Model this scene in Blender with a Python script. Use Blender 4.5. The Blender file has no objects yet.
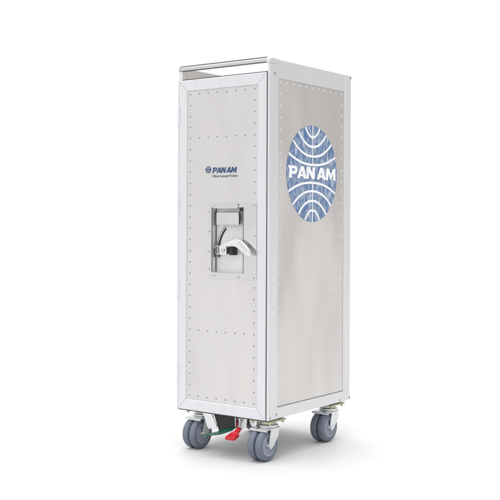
import bpy, bmesh, math, random
from mathutils import Vector, Matrix
random.seed(7)
C = bpy.context.scene.collection
S = bpy.context.scene
R = math.radians

# ------------------------------------------------------------------ sizes
W, D, H, G = 0.302, 0.405, 0.926, 0.108      # width, depth, body height, gap to the floor

# ------------------------------------------------------------------ camera
YAW, ROLL = 0.63883, 0.004422
cam = bpy.data.cameras.new('camera')
cam.sensor_width = 36.0
cam.lens = 1009.39 / 500 * 36
cam.shift_y = -26.16 / 500
cam.clip_start, cam.clip_end = 0.05, 500
co = bpy.data.objects.new('camera', cam)
C.objects.link(co)
co.matrix_world = (Matrix.Translation((1.7933, -2.0852, 0.5016 + G)) @ Matrix.Rotation(YAW, 4, 'Z')
                   @ Matrix.Rotation(R(90), 4, 'X') @ Matrix.Rotation(ROLL, 4, 'Z'))
S.camera = co

# ------------------------------------------------------------------ studio light
S.view_settings.view_transform = 'Standard'
S.view_settings.look = 'None'
S.view_settings.exposure = 0.0
S.view_settings.gamma = 1.0
S.view_settings.use_curve_mapping = False

world = bpy.data.worlds.new('World')
S.world = world
world.use_nodes = True
nt = world.node_tree
nt.nodes.clear()
n_out = nt.nodes.new('ShaderNodeOutputWorld')
n_bg = nt.nodes.new('ShaderNodeBackground')
n_tc = nt.nodes.new('ShaderNodeTexCoord')
n_dot = nt.nodes.new('ShaderNodeVectorMath'); n_dot.operation = 'DOT_PRODUCT'
n_dot.inputs[1].default_value = (0.88, 0.47, 0.0)       # the dim side of the studio
n_ramp = nt.nodes.new('ShaderNodeValToRGB')
e = n_ramp.color_ramp.elements
e[0].position, e[0].color = 0.10, (1.06, 1.06, 1.07, 1)
e[1].position, e[1].color = 0.90, (0.60, 0.578, 0.562, 1)
n_sep = nt.nodes.new('ShaderNodeSeparateXYZ')            # world light made brighter overhead to whiten the floor
nt.links.new(n_tc.outputs['Generated'], n_sep.inputs[0])
n_up = nt.nodes.new('ShaderNodeMapRange'); n_up.interpolation_type = 'SMOOTHSTEP'
n_up.inputs['From Min'].default_value, n_up.inputs['From Max'].default_value = 0.35, 0.95
n_up.inputs['To Min'].default_value, n_up.inputs['To Max'].default_value = 1.0, 2.3
nt.links.new(n_sep.outputs['Z'], n_up.inputs[0])
nt.links.new(n_tc.outputs['Generated'], n_dot.inputs[0])
nt.links.new(n_dot.outputs['Value'], n_ramp.inputs['Fac'])
# noise added to the world light outside the view, for sheen on the metal
n_wm = nt.nodes.new('ShaderNodeMapping'); n_wm.inputs['Scale'].default_value = (1.0, 1.0, 0.55); n_wm.inputs['Rotation'].default_value = (0.5, 0.6, 0.3)
n_wn = nt.nodes.new('ShaderNodeTexNoise'); n_wn.inputs['Scale'].default_value = 4.2; n_wn.inputs['Detail'].default_value = 2.0
nt.links.new(n_tc.outputs['Generated'], n_wm.inputs[0]); nt.links.new(n_wm.outputs[0], n_wn.inputs['Vector'])
n_wr = nt.nodes.new('ShaderNodeMapRange'); n_wr.interpolation_type = 'SMOOTHSTEP'
n_wr.inputs['From Min'].default_value, n_wr.inputs['From Max'].default_value = 0.40, 0.62
n_wr.inputs['To Min'].default_value, n_wr.inputs['To Max'].default_value = 0.78, 1.16
nt.links.new(n_wn.outputs['Fac'], n_wr.inputs[0])
n_bd = nt.nodes.new('ShaderNodeVectorMath'); n_bd.operation = 'DOT_PRODUCT'; n_bd.inputs[1].default_value = (-0.596, 0.803, 0.0)
nt.links.new(n_tc.outputs['Generated'], n_bd.inputs[0])
n_mask = nt.nodes.new('ShaderNodeMapRange'); n_mask.interpolation_type = 'SMOOTHSTEP'
n_mask.inputs['From Min'].default_value, n_mask.inputs['From Max'].default_value = 0.70, 0.25
nt.links.new(n_bd.outputs['Value'], n_mask.inputs[0])
n_mx = nt.nodes.new('ShaderNodeMix'); n_mx.data_type = 'FLOAT'; n_mx.inputs['A'].default_value = 1.0
nt.links.new(n_mask.outputs[0], n_mx.inputs['Factor']); nt.links.new(n_wr.outputs[0], n_mx.inputs['B'])
n_sc = nt.nodes.new('ShaderNodeVectorMath'); n_sc.operation = 'SCALE'
nt.links.new(n_ramp.outputs['Color'], n_sc.inputs[0]); nt.links.new(n_mx.outputs['Result'], n_sc.inputs['Scale'])
nt.links.new(n_sc.outputs[0], n_bg.inputs['Color'])
nt.links.new(n_up.outputs[0], n_bg.inputs['Strength'])
nt.links.new(n_bg.outputs[0], n_out.inputs[0])

def area(name, loc, target, sx, sy, power, col=(1, 1, 1)):
    l = bpy.data.lights.new(name, 'AREA')
    l.shape = 'RECTANGLE'; l.size = sx; l.size_y = sy; l.energy = power; l.color = col
    o = bpy.data.objects.new(name, l); C.objects.link(o)
    o.location = loc
    o.rotation_euler = (Vector(target) - Vector(loc)).to_track_quat('-Z', 'Y').to_euler()
    return o
area('overhead_softbox', (0.2, 0.0, 3.2), (0.15, 0.2, 0), 2.4, 2.4, 36)

# ------------------------------------------------------------------ materials
def mat(name, col, metal=0.0, rough=0.5, var=0.0, vscale=8.0, vstretch=(1, 1, 1), bump=0.0, bscale=200.0,
        bstretch=(1, 1, 1), coat=0.0, rvar=0.0, wav=0.0, wscale=6.0, wrot=(0, 0, 0), wstretch=(1, 1, 1), vdetail=4.0, vrot=(0, 0, 0)):
    m = bpy.data.materials.new(name); m.use_nodes = True
    t = m.node_tree; L = t.links.new
    b = t.nodes['Principled BSDF']
    b.inputs['Base Color'].default_value = (*col, 1)
    b.inputs['Metallic'].default_value = metal
    b.inputs['Roughness'].default_value = rough
    b.inputs['Coat Weight'].default_value = coat
    tc = t.nodes.new('ShaderNodeTexCoord')
    def noise(scale, stretch, detail=4.0, rot=(0, 0, 0)):
        mp = t.nodes.new('ShaderNodeMapping'); mp.inputs['Scale'].default_value = stretch; mp.inputs['Rotation'].default_value = rot
        n = t.nodes.new('ShaderNodeTexNoise'); n.inputs['Scale'].default_value = scale
        n.inputs['Detail'].default_value = detail
        L(tc.outputs['Object'], mp.inputs['Vector']); L(mp.outputs[0], n.inputs['Vector'])
        return n
    if var or rvar:
        n = noise(vscale, vstretch, vdetail, vrot)
    if var:
        r = t.nodes.new('ShaderNodeValToRGB')
        r.color_ramp.elements[0].position, r.color_ramp.elements[1].position = 0.3, 0.7
        r.color_ramp.elements[0].color = (*[c * (1 - var) for c in col], 1)
        r.color_ramp.elements[1].color = (*[min(1, c * (1 + var)) for c in col], 1)
        L(n.outputs['Fac'], r.inputs[0]); L(r.outputs[0], b.inputs['Base Color'])
    if rvar:
        mr = t.nodes.new('ShaderNodeMapRange')
        mr.inputs['From Min'].default_value, mr.inputs['From Max'].default_value = 0.3, 0.7
        mr.inputs['To Min'].default_value, mr.inputs['To Max'].default_value = rough - rvar, rough + rvar
        L(n.outputs['Fac'], mr.inputs[0]); L(mr.outputs[0], b.inputs['Roughness'])
    nrm = None
    if wav:                      # slow undulation of the sheet: the normal leans a little from place to place
        mp = t.nodes.new('ShaderNodeMapping'); mp.inputs['Rotation'].default_value = wrot; mp.inputs['Scale'].default_value = wstretch
        n3 = t.nodes.new('ShaderNodeTexNoise'); n3.inputs['Scale'].default_value = wscale; n3.inputs['Detail'].default_value = 1.5
        L(tc.outputs['Object'], mp.inputs[0]); L(mp.outputs[0], n3.inputs['Vector'])
        sub = t.nodes.new('ShaderNodeVectorMath'); sub.operation = 'SUBTRACT'; sub.inputs[1].default_value = (.5, .5, .5)
        sc = t.nodes.new('ShaderNodeVectorMath'); sc.operation = 'SCALE'; sc.inputs['Scale'].default_value = wav
        ge = t.nodes.new('ShaderNodeNewGeometry')
        ad = t.nodes.new('ShaderNodeVectorMath'); ad.operation = 'ADD'
        no = t.nodes.new('ShaderNodeVectorMath'); no.operation = 'NORMALIZE'
        L(n3.outputs['Color'], sub.inputs[0]); L(sub.outputs[0], sc.inputs[0]); L(sc.outputs[0], ad.inputs[0])
        L(ge.outputs['Normal'], ad.inputs[1]); L(ad.outputs[0], no.inputs[0]); nrm = no.outputs[0]
        L(nrm, b.inputs['Normal'])
    if bump:
        n2 = noise(bscale, bstretch, 3.0)
        bp = t.nodes.new('ShaderNodeBump'); bp.inputs['Strength'].default_value = 1.0
        bp.inputs['Distance'].default_value = bump
        L(n2.outputs['Fac'], bp.inputs['Height'])
        if nrm: L(nrm, bp.inputs['Normal'])
        L(bp.outputs[0], b.inputs['Normal'])
    return m

M = {}
M['floor'] = mat('white_floor', (0.625, 0.625, 0.625), 0, 0.6, var=0.012, vscale=1.5)
M['frame'] = mat('anodised_aluminium', (0.705, 0.713, 0.730), 0.5, 0.36, var=0.02, vscale=30, vstretch=(4, 4, .15),
                 bump=0.00006, bscale=350, bstretch=(1, 1, .04))
M['door_frame'] = mat('door_profile_aluminium', (0.680, 0.688, 0.708), 0.5, 0.34, var=0.02, vscale=30, vstretch=(4, 4, .15),
                      bump=0.00006, bscale=350, bstretch=(1, 1, .04))
M['panel'] = mat('sheet_aluminium', (0.640, 0.625, 0.611), 0.65, 0.28, var=0.035, vscale=13, vstretch=(1, 1, .22), vdetail=2.0, vrot=(0.75, 0.70, 0),  # diagonal tone streaks in the colour stand in for sheen
                 wav=0.42, wscale=8.0, wrot=(0.7, 0.75, 0), wstretch=(1, 1, .28))
M['steel'] = mat('dark_rivet_metal', (0.30, 0.30, 0.31), 0.9, 0.35, var=0.05, vscale=300)  # darker tone for door rivets, screws and brake pin
M['palerivet'] = mat('pale_rivet_metal', (0.74, 0.74, 0.73), 0.7, 0.28, var=0.03, vscale=300)  # paler tone for the side panel's rivets
M['latch'] = mat('latch_stainless', (0.66, 0.655, 0.645), 0.85, 0.20, var=0.02, vscale=40, wav=0.06, wscale=20)
M['brushed'] = mat('latch_brushed_steel', (0.76, 0.755, 0.745), 0.4, 0.45, var=0.03, vscale=60)
M['chrome'] = mat('polished_steel', (0.62, 0.62, 0.63), 1.0, 0.12, var=0.03, vscale=60)
M['dark'] = mat('black_rubber', (0.018, 0.018, 0.02), 0, 0.6, var=0.2, vscale=60)
M['darkmetal'] = mat('dark_steel_and_shade', (0.09, 0.09, 0.095), 0.6, 0.4, var=0.2, vscale=60)  # dark metal colour, also used for painted shadow at panel, pan and flap
M['lever'] = mat('lever_white_metal', (0.74, 0.735, 0.725), 0.92, 0.17, var=0.02, vscale=50)
M['tyre'] = mat('grey_tyre_rubber', (0.140, 0.160, 0.208), 0, 0.55, var=0.13, vscale=55, bump=0.0002, bscale=220)
M['rail'] = mat('polished_rail', (0.60, 0.615, 0.61), 0.85, 0.25, var=0.03, vscale=60)
M['railedge'] = mat('rail_edge', (0.27, 0.275, 0.275), 0.6, 0.4, var=0.1, vscale=60)
M['hub'] = mat('grey_hub_plastic', (0.33, 0.37, 0.44), 0, 0.42, var=0.05, vscale=60)
M['fork'] = mat('galvanised_steel', (0.70, 0.715, 0.73), 0.95, 0.22, var=0.05, vscale=60, wav=0.10, wscale=40)
M['zinc'] = mat('yellow_zinc_plate', (0.44, 0.45, 0.29), 0.8, 0.30, var=0.12, vscale=50)
M['green'] = mat('green_pedal_paint', (0.003, 0.095, 0.045), 0, 0.38, var=0.30, vscale=70, rvar=0.10)
M['red'] = mat('red_pedal_paint', (0.50, 0.012, 0.018), 0, 0.38, var=0.22, vscale=90, rvar=0.10)
M['ink'] = mat('navy_print', (0.020, 0.058, 0.15), 0, 0.5, var=0.08, vscale=90)
M['inkgrey'] = mat('navy_small_print', (0.03, 0.045, 0.09), 0, 0.5, var=0.08, vscale=90)

def worn(name, base, worn_col, lo, hi, fine=1.0):
    """printed foil with vertical rubbed streaks"""
    m = bpy.data.materials.new(name); m.use_nodes = True
    t = m.node_tree; L = t.links.new; b = t.nodes['Principled BSDF']
    b.inputs['Roughness'].default_value = 0.45; b.inputs['Metallic'].default_value = 0.1
    tc = t.nodes.new('ShaderNodeTexCoord')
    out = []
    for sc, st, det in ((210 * fine, (1, 1, .30), 6.0), (60, (1, 1, .5), 3.0), (620 * fine, (1, 1, .5), 3.0)):
        mp = t.nodes.new('ShaderNodeMapping'); mp.inputs['Scale'].default_value = st
        n = t.nodes.new('ShaderNodeTexNoise'); n.inputs['Scale'].default_value = sc; n.inputs['Detail'].default_value = det
        L(tc.outputs['Object'], mp.inputs[0]); L(mp.outputs[0], n.inputs['Vector']); out.append(n.outputs['Fac'])
    a1 = t.nodes.new('ShaderNodeMath'); a1.operation = 'ADD'; L(out[0], a1.inputs[0]); L(out[1], a1.inputs[1])
    k = t.nodes.new('ShaderNodeMath'); k.operation = 'MULTIPLY'; k.inputs[1].default_value = 0.6; L(out[2], k.inputs[0])
    a2 = t.nodes.new('ShaderNodeMath'); a2.operation = 'ADD'; L(a1.outputs[0], a2.inputs[0]); L(k.outputs[0], a2.inputs[1])
    mr = t.nodes.new('ShaderNodeMapRange'); mr.inputs['From Min'].default_value = lo; mr.inputs['From Max'].default_value = hi
    L(a2.outputs[0], mr.inputs[0])
    mx = t.nodes.new('ShaderNodeMix'); mx.data_type = 'RGBA'
    mx.inputs['A'].default_value = (*base, 1); mx.inputs['B'].default_value = (*worn_col, 1)
    L(mr.outputs[0], mx.inputs['Factor']); L(mx.outputs['Result'], b.inputs['Base Color'])
    return m
M['blue'] = worn('rubbed_blue_foil', (0.085, 0.175, 0.345), (0.56, 0.61, 0.69), 1.20, 1.66)
M['white'] = worn('rubbed_white_foil', (0.90, 0.91, 0.93), (0.50, 0.56, 0.66), 1.40, 1.85)

# ------------------------------------------------------------------ mesh helpers
OFF = Vector((-W / 2, -D / 2, G))     # body coordinates (front left bottom corner) to the trolley's own

class MB:
    def __init__(self): self.bm = bmesh.new(); self.mats = []
    def mi(self, m):
        if m not in self.mats: self.mats.append(m)
        return self.mats.index(m)
    def _new(self, fn, m):
        before = set(self.bm.faces)
        fn()
        i = self.mi(m)
        for f in self.bm.faces:
            if f not in before: f.material_index = i
    def box(self, x0, x1, y0, y1, z0, z1, m, bev=0.0, seg=2):
        t = bmesh.new()
        bmesh.ops.create_cube(t, size=1)
        for v in t.verts:
            v.co = Vector(((x0 + x1) / 2 + v.co.x * (x1 - x0), (y0 + y1) / 2 + v.co.y * (y1 - y0), (z0 + z1) / 2 + v.co.z * (z1 - z0)))
        if bev:
            bmesh.ops.bevel(t, geom=t.edges[:], offset=bev, segments=seg, affect='EDGES', profile=0.5)
        self.add(t, m); return self
    def add(self, t, m, mtx=None):
        i = self.mi(m); mp = {}
        for v in t.verts: mp[v] = self.bm.verts.new(mtx @ v.co if mtx else v.co)
        for f in t.faces:
            try:
                g = self.bm.faces.new([mp[v] for v in f.verts]); g.material_index = i; g.smooth = f.smooth
            except ValueError: pass
        t.free()
    def prism(self, pts, axis, a, b, m, bev=0.0, seg=2):
        """2D outline extruded along an axis from a to b; pts are the two other coordinates in order"""
        t = bmesh.new()
        def P(p, h):
            return {'x': (h, p[0], p[1]), 'y': (p[0], h, p[1]), 'z': (p[0], p[1], h)}[axis]
        A = [t.verts.new(P(p, a)) for p in pts]; B = [t.verts.new(P(p, b)) for p in pts]
        t.faces.new(A); t.faces.new(B)
        n = len(pts)
        for k in range(n): t.faces.new([A[k], A[(k + 1) % n], B[(k + 1) % n], B[k]])
        bmesh.ops.recalc_face_normals(t, faces=t.faces[:])
        if bev:
            bmesh.ops.bevel(t, geom=t.edges[:], offset=bev, segments=seg, affect='EDGES', profile=0.5)
        self.add(t, m); return self
    def lathe(self, prof, axis, c, m, n=40, smooth=True):
        """prof: (radius, height along the axis)"""
        t = bmesh.new(); rings = []
        for r, h in prof:
            ring = []
            for k in range(n):
                a = 2 * math.pi * k / n; u, v = r * math.cos(a), r * math.sin(a)
                p = {'x': (h, u, v), 'y': (u, h, v), 'z': (u, v, h)}[axis]
                ring.append(t.verts.new(Vector(c) + Vector(p)))
                if r < 1e-7: break
            rings.append(ring)
        for A, B in zip(rings, rings[1:]):
            for k in range(n):
                q = [A[k % len(A)], A[(k + 1) % len(A)], B[(k + 1) % len(B)], B[k % len(B)]]
                q = list(dict.fromkeys(q))
                if len(q) > 2: t.faces.new(q).smooth = smooth
        bmesh.ops.recalc_face_normals(t, faces=t.faces[:])
        self.add(t, m); return self
    def ribbon(self, top, m):
        """quads between two equal-length lists of points"""
        A, B = top; t = bmesh.new()
        a = [t.verts.new(p) for p in A]; b = [t.verts.new(p) for p in B]
        for k in range(len(a) - 1): t.faces.new([a[k], a[k + 1], b[k + 1], b[k]])
        self.add(t, m); return self
    def build(self, name, parent, off=OFF, label=None, smooth=None):
        me = bpy.data.meshes.new(name)
        for v in self.bm.verts: v.co += Vector(off)
        bmesh.ops.recalc_face_normals(self.bm, faces=self.bm.faces[:])
        self.bm.to_mesh(me); self.bm.free()
        for m in self.mats: me.materials.append(m)
        o = bpy.data.objects.new(name, me); C.objects.link(o)
        o.parent = parent
        if label: o['label'] = label
        if smooth: me.shade_smooth(); me.set_sharp_from_angle(angle=R(smooth))
        return o

def copy_part(o, parent, loc=None):
    c = o.copy(); C.objects.link(c); c.parent = parent
    if loc is not None: c.location = loc
    return c

# ------------------------------------------------------------------ floor
b = MB()
b.ribbon(([(-60, -60, 0), (60, -60, 0)], [(-60, 60, 0), (60, 60, 0)]), M['floor'])
fl = b.build('floor', None, (0, 0, 0)); fl['kind'] = 'structure'

# ------------------------------------------------------------------ the trolley
root = bpy.data.objects.new('airline_trolley', None); C.objects.link(root)
root.location = (W / 2, D / 2, 0)
root['label'] = 'tall silver aluminium galley trolley with riveted panels and blue globe emblem on grey castors'
root['category'] = 'trolley'

FY = 0.008           # face of the body behind the door
PT = 0.0445          # width of the corner posts seen from the side

# corner posts: extruded profiles with shallow grooves down the side face
def post(y0, y1, right, front):
    m = MB(); x0, x1 = (W - 0.0065, W) if right else (0, 0.0065)
    s = 1 if right else -1
    xo = x1 if right else x0; xi = x0 if right else x1
    # outline in (x, y), grooves cut into the outer face
    g = []
    L = y1 - y0
    cuts = (0.18, 0.24, 0.80, 0.86) if front else (0.14, 0.22, 0.52, 0.60)
    pts = [(xi, y0), (xo - s * 0.0012, y0), (xo, y0 + 0.0012)]
    for a, bb in ((cuts[0], cuts[1]), (cuts[2], cuts[3])):
        pts += [(xo, y0 + a * L), (xo - s * 0.0009, y0 + a * L + 0.0006), (xo - s * 0.0009, y0 + bb * L - 0.0006), (xo, y0 + bb * L)]
    pts += [(xo, y1 - 0.0012), (xo - s * 0.0012, y1), (xi, y1)]
    m.prism(pts, 'z', 0.0, 0.9125 if front else H - 0.0012, M['frame'])
    return m.build('corner_post', root)
pf = post(FY - 0.004, PT, True, True)
pr = post(0.3688, D, True, False)
plf = post(FY - 0.004, PT, False, True)
plr = post(0.3688, D, False, False)

# rails along the sides
for right in (True, False):
    s = -1 if right else 1
    xo = W - 0.0006 if right else 0.0006
    for nm, z0, z1 in (('side_top_rail', 0.8775, H - 0.001), ('side_bottom_rail', 0.0, 0.0290)):
        m = MB(); a, bb = sorted((xo, xo + s * 0.007))
        m.box(a, bb, PT + 0.0004, 0.3684, z0, z1, M['frame'], 0.0007)
        m.build(nm, root)
    # corner piece over the post front top
    m = MB(); a, bb = sorted((xo - s * 0.0012, xo + s * 0.0085))
    m.prism([(FY - 0.006, 0.9130), (PT, 0.9130), (PT, H), (FY + 0.002, H), (FY - 0.006, H - 0.005)], 'x', a, bb, M['frame'], 0.0008)
    m.build('corner_cap', root)
    a, bb = sorted((xo - s * 0.001, xo + s * 0.006))          # black plugs at the rear edge
    for z in (H - 0.0100, 0.0030):
        m = MB(); m.box(a, bb, D - 0.0042, D + 0.0006, z, z + 0.0070, M['darkmetal'], 0.0008); m.build('corner_plug', root)

# side panels
panels = {}
for right in (True, False):
    x0, x1 = (W - 0.0045, W - 0.0022) if right else (0.0022, 0.0045)
    m = MB(); m.box(x0, x1, PT + 0.0003, 0.3686, 0.0293, 0.8772, M['panel'])
    panels[right] = m.build('side_panel', root)
    # dark strip painted as the shadow line along the panel's lower edge
    m = MB()
    xb0, xb1 = (W - 0.0035, W - 0.0012) if right else (0.0012, 0.0035)
    m.box(xb0, xb1, PT + 0.0003, 0.3686, 0.0291, 0.0303, M['darkmetal'])
    m.build('shadow_line', panels[right], (0, 0, 0) if False else OFF)
SP = panels[True]

# shell: floor, tray under the open top, back wall
m = MB(); m.box(0.007, W - 0.007, 0.012, D - 0.004, -0.001, 0.004, M['frame']); m.build('base_plate', root)
m = MB(); m.box(0.0066, W - 0.0066, 0.012, D - 0.006, 0.872, 0.876, M['panel']); m.build('top_tray', root)
m = MB(); m.box(0.0066, W - 0.0066, D - 0.004, D, 0.0, 0.886, M['panel']); m.build('back_panel', root)
for right in (True, False):                        # inner wall that closes the tray sides
    x0, x1 = (W - 0.0095, W - 0.0078) if right else (0.0078, 0.0095)
    m = MB(); m.box(x0, x1, 0.012, D - 0.006, 0.8765, H - 0.004, M['panel']); m.build('tray_wall', root)
# front cross rail and the rail of the front frame behind the door
m = MB()
m.prism([(0.0015, 0.9150), (0.0015, 0.9225), (0.0045, 0.9265), (0.0120, 0.9265), (0.0120, 0.9150)], 'x', 0.0002, W - 0.0095, M['rail'], 0.0012)
m.prism([(0.0030, 0.9265), (0.0030, 0.9280), (0.0110, 0.9280), (0.0110, 0.9265)], 'x', 0.001, W - 0.0105, M['railedge'])
m.prism([(0.0020, 0.9136), (0.0020, 0.9149), (0.0110, 0.9149), (0.0110, 0.9136)], 'x', 0.002, W - 0.0115, M['darkmetal'])
m.box(-0.0006, 0.0085, 0.0006, 0.0128, 0.9143, 0.9272, M['rail'], 0.0018)
m.build('front_rail', root)
m = MB(); m.box(0.0, 0.0125, 0.002, 0.014, 0.889, 0.9145, M['frame'], 0.0008); m.build('front_rail_bracket', root)
m = MB(); m.box(0.0070, W - 0.0070, 0.0085, 0.0135, 0.860, 0.8885, M['frame'], 0.0005); m.build('front_header', root)
m = MB(); m.box(0.0070, W - 0.0070, 0.0085, 0.0135, 0.0, 0.030, M['frame'], 0.0005); m.build('front_sill', root)
# screws of the right front post and of the rear post
def screw(loc, axis, r, material, parent, name='screw'):
    m = MB(); prof = [(r, 0), (r, r * .35), (r * .7, r * .6), (r * .45, r * .62), (r * .40, r * .42), (0, r * .42)]
    if axis == 'y': prof = [(a, -h) for a, h in prof]
    m.lathe(prof, axis, loc, material, 16); return m.build(name, parent)
screw((W + 0.0001, 0.0272, 0.8880), 'x', 0.0030, M['steel'], pf)
for y, z in ((0.012, 0.006), (0.040, 0.012)):
    screw((W + 0.0001, y, z), 'x', 0.0023, M['steel'], pf)
screw((W - 0.0005, 0.352, 0.006), 'x', 0.0023, M['steel'], pr)

# ------------------------------------------------------------------ door
DX0, DX1, DZ1 = 0.0022, 0.2945, 0.8885
PX0, PX1, PZ0, PZ1 = 0.0315, 0.2665, 0.0295, 0.8583
m = MB()
def mitre(a0, a1, b1, b0):
    """one leg of the mitred door profile: stepped and bevelled towards the panel"""
    rows = [(0.0, 0.0008), (0.0012 / 0.03, 0.0), (0.90, 0.0), (0.965, 0.0012), (1.0, 0.0042)]
    def lp(p, q, t): return (p[0] + (q[0] - p[0]) * t, p[1] + (q[1] - p[1]) * t)
    pts = []
    for t, y in rows:
        u, v = lp(a0, b0, t), lp(a1, b1, t); pts.append((Vector((u[0], y, u[1])), Vector((v[0], y, v[1]))))
    u, v = a0, a1
    m.ribbon(([Vector((u[0], 0.0078, u[1]))] + [p[0] for p in pts], [Vector((v[0], 0.0078, v[1]))] + [p[1] for p in pts]), M['door_frame'])
e_ = 0.00035       # hairline of the mitre joint
mitre((DX0, 0 + e_), (DX0, DZ1 - e_), (PX0, PZ1 - e_), (PX0, PZ0 + e_))
mitre((DX1, DZ1 - e_), (DX1, e_), (PX1, PZ0 + e_), (PX1, PZ1 - e_))
mitre((DX0 + e_, DZ1), (DX1 - e_, DZ1), (PX1 - e_, PZ1), (PX0 + e_, PZ1))
mitre((DX1 - e_, 0), (DX0 + e_, 0), (PX0 + e_, PZ0), (PX1 - e_, PZ0))
door = m.build('door', root)

m = MB(); m.box(DX0 - 0.0024, DX0 - 0.0004, 0.0008, 0.0084, -0.0010, DZ1, M['rail'], 0.0006); m.build('door_edge', door)
# sheet of the door with the opening for the latch pan
RX0, RX1, RZ0, RZ1 = 0.1185, 0.2215, 0.3735, 0.5440
LX0, LX1, LZ0, LZ1 = 0.1045, 0.2640, 0.3568, 0.5552
def sheet_with_hole(m, x0, x1, z0, z1, hx0, hx1, hz0, hz1, y0, y1, material):
    m.box(x0, hx0, y0, y1, z0, z1, material); m.box(hx1, x1, y0, y1, z0, z1, material)
    m.box(hx0, hx1, y0, y1, z0, hz0, material); m.box(hx0, hx1, y0, y1, hz1, z1, material)
def frame_sheet(x0, x1, z0, z1, hx0, hx1, hz0, hz1, y0, y1, material):
    """one welded sheet with a rectangular hole (no inner seams)"""
    m = MB(); t = bmesh.new()
    o = [(x0, z0), (x1, z0), (x1, z1), (x0, z1)]; h = [(hx0, hz0), (hx1, hz0), (hx1, hz1), (hx0, hz1)]
    V = {}
    for n_, pts in (('o', o), ('h', h)):
        for k, (x, z) in enumerate(pts):
            for y_, yy in (('f', y0), ('b', y1)): V[n_, k, y_] = t.verts.new((x, yy, z))
    for k in range(4):
        j = (k + 1) % 4
        for y_ in 'fb': t.faces.new([V['o', k, y_], V['o', j, y_], V['h', j, y_], V['h', k, y_]])
        t.faces.new([V['o', k, 'f'], V['o', j, 'f'], V['o', j, 'b'], V['o', k, 'b']])
        t.faces.new([V['h', k, 'f'], V['h', j, 'f'], V['h', j, 'b'], V['h', k, 'b']])
    bmesh.ops.recalc_face_normals(t, faces=t.faces[:])
    m.add(t, material); return m
PY = 0.0026
frame_sheet(DX0 - 0.0003, DX1 + 0.0016, -0.0030, DZ1 + 0.0026, PX0 - 0.004, PX1 + 0.004, PZ0 - 0.004, PZ1 + 0.004, 0.0036, 0.0082, M['dark']).build('door_gasket', door)
frame_sheet(PX0 - 0.0002, PX1 + 0.0002, PZ0 - 0.0002, PZ1 + 0.0002, RX0, RX1, RZ0, RZ1, PY, PY + 0.0007, M['panel']).build('door_panel', door)
frame_sheet(LX0, LX1, LZ0, LZ1, RX0, RX1, RZ0, RZ1, PY - 0.0011, PY - 0.0001, M['latch']).build('latch_plate', door)
# pan behind the opening
RD = 0.0165
m = MB()
yb = PY + RD
w_ = 0.0012
m.box(RX0 - w_, RX0, PY - 0.0016, yb, RZ0 - w_, RZ1 + w_, M['brushed'], 0.0003)
m.box(RX1 - 0.0004, RX1 + w_, PY - 0.0017, yb, RZ0 - w_, RZ1 + w_, M['darkmetal'], 0.0003)  # right wall coloured dark for the shadow along this edge
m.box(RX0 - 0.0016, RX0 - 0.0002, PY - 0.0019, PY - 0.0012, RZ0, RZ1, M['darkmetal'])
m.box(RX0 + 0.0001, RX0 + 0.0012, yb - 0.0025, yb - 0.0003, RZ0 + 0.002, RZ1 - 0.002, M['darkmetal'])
m.box(RX0, RX1, PY - 0.0016, yb, RZ0 - w_, RZ0, M['chrome'], 0.0003)
m.box(RX0, RX1, PY - 0.0016, yb, RZ1, RZ1 + w_, M['chrome'], 0.0003)
m.box(RX0 - w_, RX1 + w_, yb, yb + 0.001, RZ0 - w_, RZ1 + w_, M['brushed'])
# dark blocks at the pan's upper corners and half way down its left wall
m.box(RX0 + 0.0003, RX0 + 0.0018, PY + 0.005, yb - 0.004, 0.497, 0.534, M['railedge'])
m.box(RX0 + 0.0003, RX0 + 0.0018, PY + 0.004, yb - 0.004, 0.414, 0.436, M['railedge'])
m.box(RX1 - 0.014, RX1 - 0.0004, PY + 0.0005, yb - 0.001, 0.533, 0.5435, M['dark'], 0.0006)
m.build('latch_pan', door)
# label flap on a hinge at the top of the pan
m = MB(); m.box(0.1350, 0.2090, PY - 0.0040, PY - 0.0015, 0.4990, 0.5310, M['latch'], 0.0009)
m.box(0.1362, 0.2070, PY - 0.0012, PY + 0.0060, 0.5000, 0.5320, M['darkmetal'], 0.0006)  # dark backing stands in for the shadow at the flap's sides
m.box(0.1370, 0.2070, PY - 0.0058, PY - 0.0042, 0.5255, 0.5300, M['latch'], 0.0006)
m.box(0.1235, 0.2040, PY - 0.0020, PY - 0.0012, 0.5418, 0.5546, M['latch'])
m.box(0.2041, 0.2050, PY - 0.0016, PY - 0.0012, 0.5418, 0.5546, M['darkmetal'])
m.build('latch_flap', door)
# curved guide slot pressed into the pan
def arc(r0, r1, a0, a1, c, y0, y1, material, n=20):
    pts = [(c[0] + r1 * math.cos(R(a0 + (a1 - a0) * k / n)), c[1] + r1 * math.sin(R(a0 + (a1 - a0) * k / n))) for k in range(n + 1)]
    pts += [(c[0] + r0 * math.cos(R(a0 + (a1 - a0) * k / n)), c[1] + r0 * math.sin(R(a0 + (a1 - a0) * k / n))) for k in range(n, -1, -1)]
    m.prism(pts, 'y', y0, y1, material)
m = MB()
ac = (0.2085, 0.4330)
arc(0.0775, 0.0800, 136, 194, ac, yb - 0.0022, yb - 0.0002, M['dark'])
arc(0.0835, 0.0860, 136, 194, ac, yb - 0.0022, yb - 0.0002, M['dark'])
arc(0.0801, 0.0834, 135, 195, ac, yb - 0.0040, yb - 0.0023, M['chrome'])
m.build('guide_slot', door)
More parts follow.
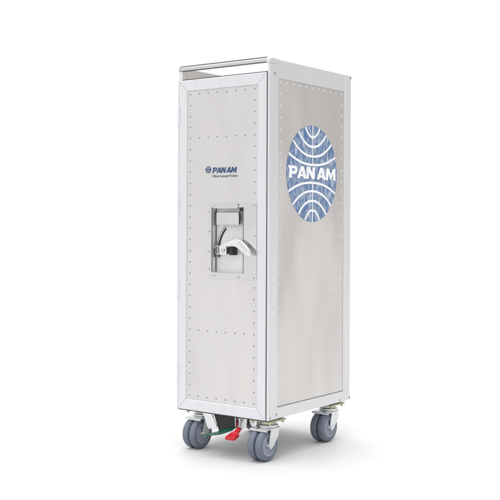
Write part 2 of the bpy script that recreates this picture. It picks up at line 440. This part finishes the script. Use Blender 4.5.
# lever handle: hub, collars and the curved paddle
hx, hz = 0.1690, 0.4320
m = MB()
m.box(hx - 0.0350, hx - 0.0200, PY - 0.0060, yb, hz - 0.0120, hz + 0.0125, M['chrome'], 0.002)
m.box(hx - 0.0325, hx - 0.0290, PY - 0.0064, PY, hz - 0.0100, hz + 0.0105, M['dark'], 0.0005)
m.box(hx - 0.0255, hx - 0.0225, PY - 0.0064, PY, hz - 0.0100, hz + 0.0105, M['dark'], 0.0005)
m.box(hx - 0.0195, hx + 0.0050, PY - 0.0110, yb, hz - 0.0115, hz + 0.0130, M['lever'], 0.003)
m.box(hx + 0.0090, hx + 0.0210, PY - 0.0055, yb, hz - 0.0125, hz + 0.0100, M['dark'], 0.002)
m.lathe([(0.0075, -0.0115), (0.0070, -0.0135), (0.0040, -0.0142), (0, -0.0142)], 'y', (hx - 0.0070, PY, hz), M['chrome'], 24)
m.build('lever_hub', door, smooth=35)
m = MB()
# upper and lower outline of the paddle, (x, z, forward)
up = [(0.1500, .4450, .004), (0.1640, .4510, .007), (0.1800, .4570, .010), (0.1980, .4610, .013), (0.2120, .4620, .015), (0.2260, .4580, .016), (0.2380, .4500, .0165), (0.2500, .4395, .016), (0.2570, .4290, .015)]
dn = [(0.1520, .4385, .004), (0.1660, .4410, .007), (0.1800, .4425, .010), (0.1970, .4430, .013), (0.2095, .4410, .015), (0.2210, .4350, .016), (0.2310, .4280, .0165), (0.2415, .4215, .016), (0.2495, .4190, .015)]
t = bmesh.new(); rings = []
for (ux, uz, uf), (dx, dz, df) in zip(up, dn):
    th = 0.0065
    u_, d_ = Vector((ux, PY - uf, uz)), Vector((dx, PY - df, dz))
    mid = (u_ + d_) / 2; half = (u_ - d_) / 2; ring = []
    for k in range(16):
        a = 2 * math.pi * k / 16
        ca, sa = math.cos(a), math.sin(a)
        ca = math.copysign(abs(ca) ** .7, ca); sa = math.copysign(abs(sa) ** .7, sa)
        ring.append(t.verts.new(mid + half * ca + Vector((0, -th / 2 * sa, 0))))
    rings.append(ring)
# rounded tip
lu, ld = Vector((0.2580, PY - .0145, .4230)), Vector((0.2540, PY - .0145, .4185))
mid = (lu + ld) / 2
rings.append([t.verts.new(mid + (lu - ld) / 2 * math.cos(2 * math.pi * k / 16) + Vector((0, -.002 * math.sin(2 * math.pi * k / 16), 0))) for k in range(16)])
for A, B in zip(rings, rings[1:]):
    for k in range(16): t.faces.new([A[k], A[(k + 1) % 16], B[(k + 1) % 16], B[k]]).smooth = True
t.faces.new(rings[0]); t.faces.new(rings[-1])
bmesh.ops.recalc_face_normals(t, faces=t.faces[:])
bmesh.ops.subdivide_edges(t, edges=t.edges[:], cuts=1, smooth=0.6, use_grid_fill=True)
m.add(t, M['lever'])
m.build('lever_handle', door, smooth=50)

# hinges down the left edge
hinge0 = None
for zc in (0.7925, 0.5587, 0.3250, 0.0945):
    if hinge0 is None:
        m = MB()
        m.box(-0.0014, 0.0068, -0.0022, 0.0040, -0.0285, 0.0285, M['door_frame'], 0.0018, 3)
        m.box(-0.0022, 0.0030, -0.0004, 0.0060, -0.0292, 0.0292, M['railedge'], 0.0010)
        hinge0 = m.build('hinge', door, (-W / 2, -D / 2, 0)); hinge0.location = (0, 0, zc + G)
    else: copy_part(hinge0, door, (0, 0, zc + G))

# ------------------------------------------------------------------ rivets
def rivet_bm(axis, r, h, material):
    m = MB(); prof = [(r, 0), (r * .97, h * .25), (r * .8, h * .65), (r * .45, h * .93), (0, h)]
    if axis == 'y': prof = [(a, -b) for a, b in prof]
    m.lathe(prof, axis, (0, 0, 0), material, 14); return m
front_rv = []
LXc, RXc = 0.0413, 0.2567
zs = [0.0395 + .0295 * k for k in range(6)] + [0.2165 + (0.7315 - 0.2165) / 17 * k for k in range(17)] + [0.7315 + .0294 * k for k in range(5)]
for z in zs:
    front_rv.append((LXc, PY, z))
    if not (LZ0 - 0.006 < z < LZ1 + 0.004): front_rv.append((RXc, PY, z))
for z in (0.0395, 0.2165, 0.7315, 0.8491):
    for k in range(1, 7): front_rv.append((LXc + (RXc - LXc) * k / 7, PY, z))
lp = PY - 0.0011
for x, z in ((.1098, .533), (.1098, .481), (.1098, .428), (.1098, .381), (.1262, .5500), (.2085, .5505), (.1262, .3645), (.2065, .3625), (.2570, .5495), (.2580, .4700), (.2570, .3620)):
    front_rv.append((x, lp, z))
proto = None
for x, y, z in front_rv:
    loc = Vector((x, y, z)) + OFF
    if proto is None:
        proto = rivet_bm('y', 0.0023, 0.0014, M['steel']).build('rivet', door, (0, 0, 0), 'dark domed rivet of the door'); proto.location = loc
    else: copy_part(proto, door, loc)
side_rv = []
SY0, SY1, SZ0, SZ1 = 0.0555, 0.3575, 0.0378, 0.8683
for k in range(28): side_rv.append((SY0, SZ0 + (SZ1 - SZ0) * k / 27))
for k in range(28): side_rv.append((SY1, SZ0 + (SZ1 - SZ0) * k / 27))
for z in (SZ1, 0.3180, SZ0):
    for k in range(1, 10): side_rv.append((SY0 + (SY1 - SY0) * k / 10, z))
side_rv.sort(key=lambda p: p[0])
proto = None; rest = MB()
for i, (y, z) in enumerate(side_rv):
    loc = Vector((W - 0.0022, y, z)) + OFF
    if i < 100 - len(front_rv):
        if proto is None:
            proto = rivet_bm('x', 0.0026, 0.0015, M['palerivet']).build('rivet', SP, (0, 0, 0), 'pale domed rivet of the side panel'); proto.location = loc
        else: copy_part(proto, SP, loc)
    else:
        q = rivet_bm('x', 0.0026, 0.0015, M['palerivet'])
        rest.add(q.bm, M['palerivet'], Matrix.Translation(Vector((W - 0.0022, y, z))))
o = rest.build('rivet', SP); o['kind'] = 'stuff'

# ------------------------------------------------------------------ lettering
def arcpts(cx, cy, rx, ry, a0, a1, n=10):
    return [(cx + rx * math.cos(R(a0 + (a1 - a0) * k / n)), cy + ry * math.sin(R(a0 + (a1 - a0) * k / n))) for k in range(n + 1)]
GLY = {
 'P': (1.16, [[(0.02, 0), (.42, 0), (.42, .32), (.78, .32)] + arcpts(.78, .66, .38, .34, -90, 90)[1:-1] + [(.78, 1), (-.18, 1), (-.08, .80), (.02, .76)],
              [(.42, .56), (.42, .77), (.70, .77)] + arcpts(.70, .665, .10, .105, 90, -90)[1:-1] + [(.70, .56)]]),
 'A': (1.34, [[(0, 0), (.46, 1), (.93, 1), (1.36, 0), (.93, 0), (.86, .17), (.45, .17), (.38, 0)], [(.55, .37), (.78, .37), (.68, .64)]]),
 'N': (1.26, [[(0, 0), (0, 1), (.44, 1), (.87, .50), (.87, 1), (1.24, 1), (1.24, 0), (.84, 0), (.37, .54), (.37, 0)]]),
 'M': (1.58, [[(0, 0), (.10, 1), (.50, 1), (.79, .50), (1.08, 1), (1.48, 1), (1.58, 0), (1.19, 0), (1.13, .55), (.89, .05), (.69, .05), (.45, .55), (.39, 0)]]),
}
def word(text, sx, sz, shear, kern=-.03, gap=.30):
    """filled outlines of a word as a bmesh in (x, z), starting at 0"""
    cu = bpy.data.curves.new('word', 'CURVE'); cu.dimensions = '2D'; cu.fill_mode = 'BOTH'
    x = 0
    for ch in text:
        if ch == ' ': x += gap; continue
        w, loops = GLY[ch]
        for lp_ in loops:
            sp = cu.splines.new('POLY'); sp.points.add(len(lp_) - 1); sp.use_cyclic_u = True
            for p, (a, c_) in zip(sp.points, lp_): p.co = ((x + a + shear * c_) * sx, c_ * sz, 0, 1)
        x += w + kern
    return curve_bm(cu), (x - kern) * sx
def curve_bm(cu):
    ob = bpy.data.objects.new('word', cu); C.objects.link(ob)
    dg = bpy.context.evaluated_depsgraph_get(); dg.update()
    me = bpy.data.meshes.new_from_object(ob.evaluated_get(dg))
    t = bmesh.new(); t.from_mesh(me)
    bpy.data.objects.remove(ob); bpy.data.curves.remove(cu); bpy.data.meshes.remove(me)
    return t
def line_bm(text, size):
    cu = bpy.data.curves.new('line', 'FONT'); cu.body = text; cu.size = size; cu.offset = size * .017; cu.fill_mode = 'BOTH'
    return curve_bm(cu)

# the globe emblem: disc, rings and word; u, v in -1..1
ARCS = ((.185, .950, .40), (.36, .765, .655), (.56, .545, .838), (.758, .285, .955))
def emblem(m, P, disc_m, line_m, lw, lwz, n=72, h=0.0003, letters=True):
    """P(u, v, height) -> position"""
    pts = [(math.cos(2 * math.pi * k / n), math.sin(2 * math.pi * k / n)) for k in range(n)]
    t = bmesh.new()
    f = t.faces.new([t.verts.new(P(u, v, h)) for u, v in pts])
    m.add(t, disc_m)
    for b0, ue, ve in ARCS:
        for s in (1, -1):
            A, B = [], []
            for k in range(25):
                q = -1 + 2 * k / 24
                u = q * ue; v = b0 + (ve - b0) * abs(q) ** 2.25
                dv = (ve - b0) * 2.25 * abs(q) ** 1.25 * math.copysign(1, q) / ue
                nx, nz = -dv, 1.0; l = math.hypot(nx, nz)
                du, dz = lw * nx / l, lwz * nz / l
                a, b_ = (u + du, s * (v + dz)), (u - du, s * (v - dz))
                def clip(p):
                    r_ = math.hypot(*p); return p if r_ <= 1 else (p[0] / r_, p[1] / r_)
                A.append(P(*clip(a), h * 2)); B.append(P(*clip(b_), h * 2))
            m.ribbon((A, B), line_m)
    for s in (1, -1):
        vs = [s * .192, s * .999]
        m.ribbon(([P(-lw * .66, v, h * 2.6) for v in vs], [P(lw * .66, v, h * 2.6) for v in vs]), line_m)
EC, ERY, ERZ = (0.2078, 0.6375), 0.1245, 0.1305
xs = W - 0.0022
m = MB()
Pside = lambda u, v, h: Vector((xs + h, EC[0] + u * ERY, EC[1] + v * ERZ))
emblem(m, Pside, M['blue'], M['white'], 0.0245, 0.0235)
wb, wl = word('PAN AM', 1.0, 1.0, 0.06)
tw = 1.86 * ERY; th_ = 0.25 * ERZ
for v in wb.verts:
    u = (v.co.x / wl - .5) * tw + 0.0015; z = (v.co.y - .5) * th_ + 0.0020
    v.co = Vector((xs + 0.0010, EC[0] + u, EC[1] + z))
m.add(wb, M['white'])
m.build('globe_emblem', SP, OFF, 'rubbed blue globe emblem with white arcs and white lettering')
# small print on the door
yd = PY
m = MB()
gc = (0.1042, 0.6445)
Pdoor = lambda u, v, h: Vector((gc[0] + u * 0.0098, yd - h, gc[1] + v * 0.0098))
emblem(m, Pdoor, M['ink'], M['panel'], 0.032, 0.032, 40)
wb, wl = word('PAN AM', 1.0, 1.0, 0.30, -.04, .24)
for v in wb.verts:
    v.co = Vector((0.1175 + v.co.x / wl * 0.0800, yd - 0.0003, 0.6352 + v.co.y * 0.0150))
m.add(wb, M['ink'])
t = line_bm('Official Licensed Product', 1.0)
xa, xb_ = min(v.co.x for v in t.verts), max(v.co.x for v in t.verts)
for v in t.verts:
    v.co = Vector((0.1165 + (v.co.x - xa) / (xb_ - xa) * 0.0850, yd - 0.0003, 0.6242 + v.co.y * 0.0088))
m.add(t, M['inkgrey'])
m.build('door_print', door, OFF, 'navy printed globe, name and small line of text')

# ------------------------------------------------------------------ castors
WR = 0.041
def make_caster():
    """local origin on the floor under the wheel's centre; axle along x; swivel behind it (+y)"""
    ca = bpy.data.objects.new('caster', None); C.objects.link(ca); ca.parent = root
    wheel = None
    for xc in (-0.0118, 0.0118):
        if wheel is None:
            m = MB(); w = 0.0098
            prof = [(WR * .66, -w), (WR * .84, -w), (WR * .92, -w * .90), (WR * .97, -w * .62), (WR * .995, -w * .25), (WR, 0)]
            prof += [(r, -h) for r, h in reversed(prof[:-1])]
            m.lathe(prof, 'x', (0, 0, 0), M['tyre'], 64)
            wheel = m.build('tyre', ca, (0, 0, 0)); wheel.location = (xc, 0, WR)
        else:
            copy_part(wheel, ca, (xc, 0, WR))
    for s in (-1, 1):
        m = MB(); w = 0.0098
        prof = [(0, w * .55), (.008, w * .55), (.0085, w * .95), (.0115, w * .95), (.0120, w * .62), (.0160, w * .62), (.0166, w * .82), (.0188, w * .82), (.0194, w * .66), (.0228, w * .66), (.0234, w * 1.02), (.0262, w * 1.04), (.0272, w * .96), (.0276, -w * .6)]
        m.lathe([(r, s * h) for r, h in prof], 'x', (0, 0, 0), M['hub'], 56)
        h_ = m.build('hub', ca, (0, 0, 0), smooth=40); h_.location = (s * 0.0118, 0, WR)
    # fork
    zt = 0.0842
    m = MB()
    fp = [(-0.0085, .0405), (-0.006, .0345), (0, .0320), (.006, .0335), (.0105, .0375), (.0330, .0610), (.0375, zt - .001), (.0360, zt), (.0010, zt), (-0.0040, .066)]
    for s in (-1, 1):
        a, b_ = sorted((s * .0245, s * .0272))
        m.prism(fp, 'x', a, b_, M['fork'], 0.0006)
    m.prism([(-.0272, -.0200), (.0272, -.0200), (.0272, .0200), (.0260, .0430), (.0120, .0520), (-.0120, .0520), (-.0260, .0430), (-.0272, .0200)], 'z', zt - 0.0026, zt, M['fork'], 0.0006)
    m.prism([(-.0272, zt - .0062), (.0272, zt - .0062), (.0272, zt - .0027), (-.0272, zt - .0027)], 'y', -.0198, -.0182, M['fork'], 0.0004)
    m.build('fork', ca, (0, 0, 0))
    m = MB()
    m.lathe([(0, -.0272), (.0056, -.0272), (.0056, .0272), (0, .0272)], 'x', (0, 0, WR), M['chrome'], 20)
    m.lathe([(.0075, .0272), (.0075, .0290), (.0060, .0300), (0, .0300)], 'x', (0, 0, WR), M['fork'], 6, False)
    m.build('axle', ca, (0, 0, 0))
    # swivel head and plate
    m = MB()
    m.lathe([(0, zt), (.0255, zt), (.0262, zt + .003), (.0262, zt + .006), (.0240, zt + .0078), (.0215, zt + .0090), (.0215, zt + .0105), (.0175, zt + .0112), (.0175, zt + .0166), (0, zt + .0166)], 'z', (0, .024, 0), M['fork'], 40)
    m.build('swivel_head', ca, (0, 0, 0), smooth=40)
    m = MB()
    m.box(-.034, .0345, -.012, .058, .1008, .1052, M['zinc'], 0.0012)
    m.build('mounting_plate', ca, (0, 0, 0))
    bolt = None
    for x in (-.027, .0275):
        for y in (-.006, .052):
            if bolt is None:
                m = MB(); m.lathe([(.0046, 0), (.0046, -.0040), (.0026, -.0042), (.0026, -.0070), (0, -.0070)], 'z', (0, 0, 0), M['zinc'], 6, False)
                bolt = m.build('bolt', ca, (0, 0, 0)); bolt.location = (x, y, .1008)
            else: copy_part(bolt, ca, (x, y, .1008))
    return ca
def place(ca, x, y, rz):
    ca.location = (x - W / 2, y - D / 2, 0); ca.rotation_euler = (0, 0, R(rz))
ca0 = make_caster()
for i, (x, y, rz) in enumerate(((0.2700, 0.024, 0), (0.0420, 0.036, 0), (0.2690, 0.319, 0), (0.0345, 0.319, 0))):
    if i == 0: c = ca0
    else:
        c = ca0.copy(); C.objects.link(c); c.parent = root
        for ch in list(ca0.children):
            d = ch.copy(); C.objects.link(d); d.parent = c
    place(c, x, y, rz)

# ------------------------------------------------------------------ brake and its pedals
m = MB()
m.prism([(0.112, -.002), (0.190, -.002), (0.190, -.034), (0.150, -.047), (0.130, -.047)], 'y', 0.018, 0.075, M['dark'], 0.0015)
m.build('brake_box', root)
m = MB()
for x in (0.196, 0.2085):
    m.prism([(0.004, -.0015), (0.040, -.0015), (0.036, -.030), (0.018, -.036), (0.006, -.028)], 'x', x - .0011, x + .0011, M['fork'], 0.0005)
m.lathe([(0, -.0085), (.0028, -.0085), (.0028, .0085), (0, .0085)], 'x', (0.2022, 0.014, -0.010), M['steel'], 12)
m.build('brake_bracket', root)
m = MB()
m.prism([(0.078, -.0015), (0.108, -.0015), (0.128, -.036), (0.124, -.042), (0.100, -.046), (0.094, -.040)], 'y', 0.0135, 0.0165, M['fork'], 0.0006)
m.build('brake_bracket', root)
m = MB()
m.prism([(0.216, -.0015), (0.246, -.0015), (0.243, -.026), (0.234, -.033), (0.224, -.026)], 'y', 0.034, 0.037, M['fork'], 0.0006)
m.build('brake_bracket', root)
def slab(rows, th, material, name, label):
    """a bent plate: rows of (left point, right point)"""
    t = bmesh.new(); rr = []
    for a, b_ in rows:
        a, b_ = Vector(a), Vector(b_); d = Vector((0, 0, -th))
        rr.append([t.verts.new(p) for p in (a, b_, b_ + d, a + d)])
    for A, B in zip(rr, rr[1:]):
        for k in range(4): t.faces.new([A[k], A[(k + 1) % 4], B[(k + 1) % 4], B[k]])
    t.faces.new(rr[0]); t.faces.new(rr[-1])
    bmesh.ops.recalc_face_normals(t, faces=t.faces[:])
    bmesh.ops.bevel(t, geom=t.edges[:], offset=0.0009, segments=2, affect='EDGES', profile=0.5)
    m = MB(); m.add(t, material); return m.build(name, root, OFF, label)
slab([((0.136, 0.017, -.0435), (0.1865, 0.017, -.031)), ((0.136, 0.006, -.0470), (0.1860, 0.006, -.036)),
      ((0.126, -0.020, -.0495), (0.165, -0.018, -.045)), ((0.118, -0.034, -.050), (0.134, -0.036, -.0495))], 0.0035, M['green'], 'brake_pedal', 'green brake pedal')
slab([((0.2005, 0.026, -.012), (0.2085, 0.026, -.012)), ((0.1995, 0.014, -.028), (0.2095, 0.014, -.028)), ((0.197, -0.004, -.037), (0.213, -0.004, -.037)),
      ((0.191, -0.010, -.041), (0.220, -0.010, -.041)), ((0.191, -0.032, -.048), (0.220, -0.032, -.048))], 0.0075, M['red'], 'brake_pedal', 'red brake pedal')
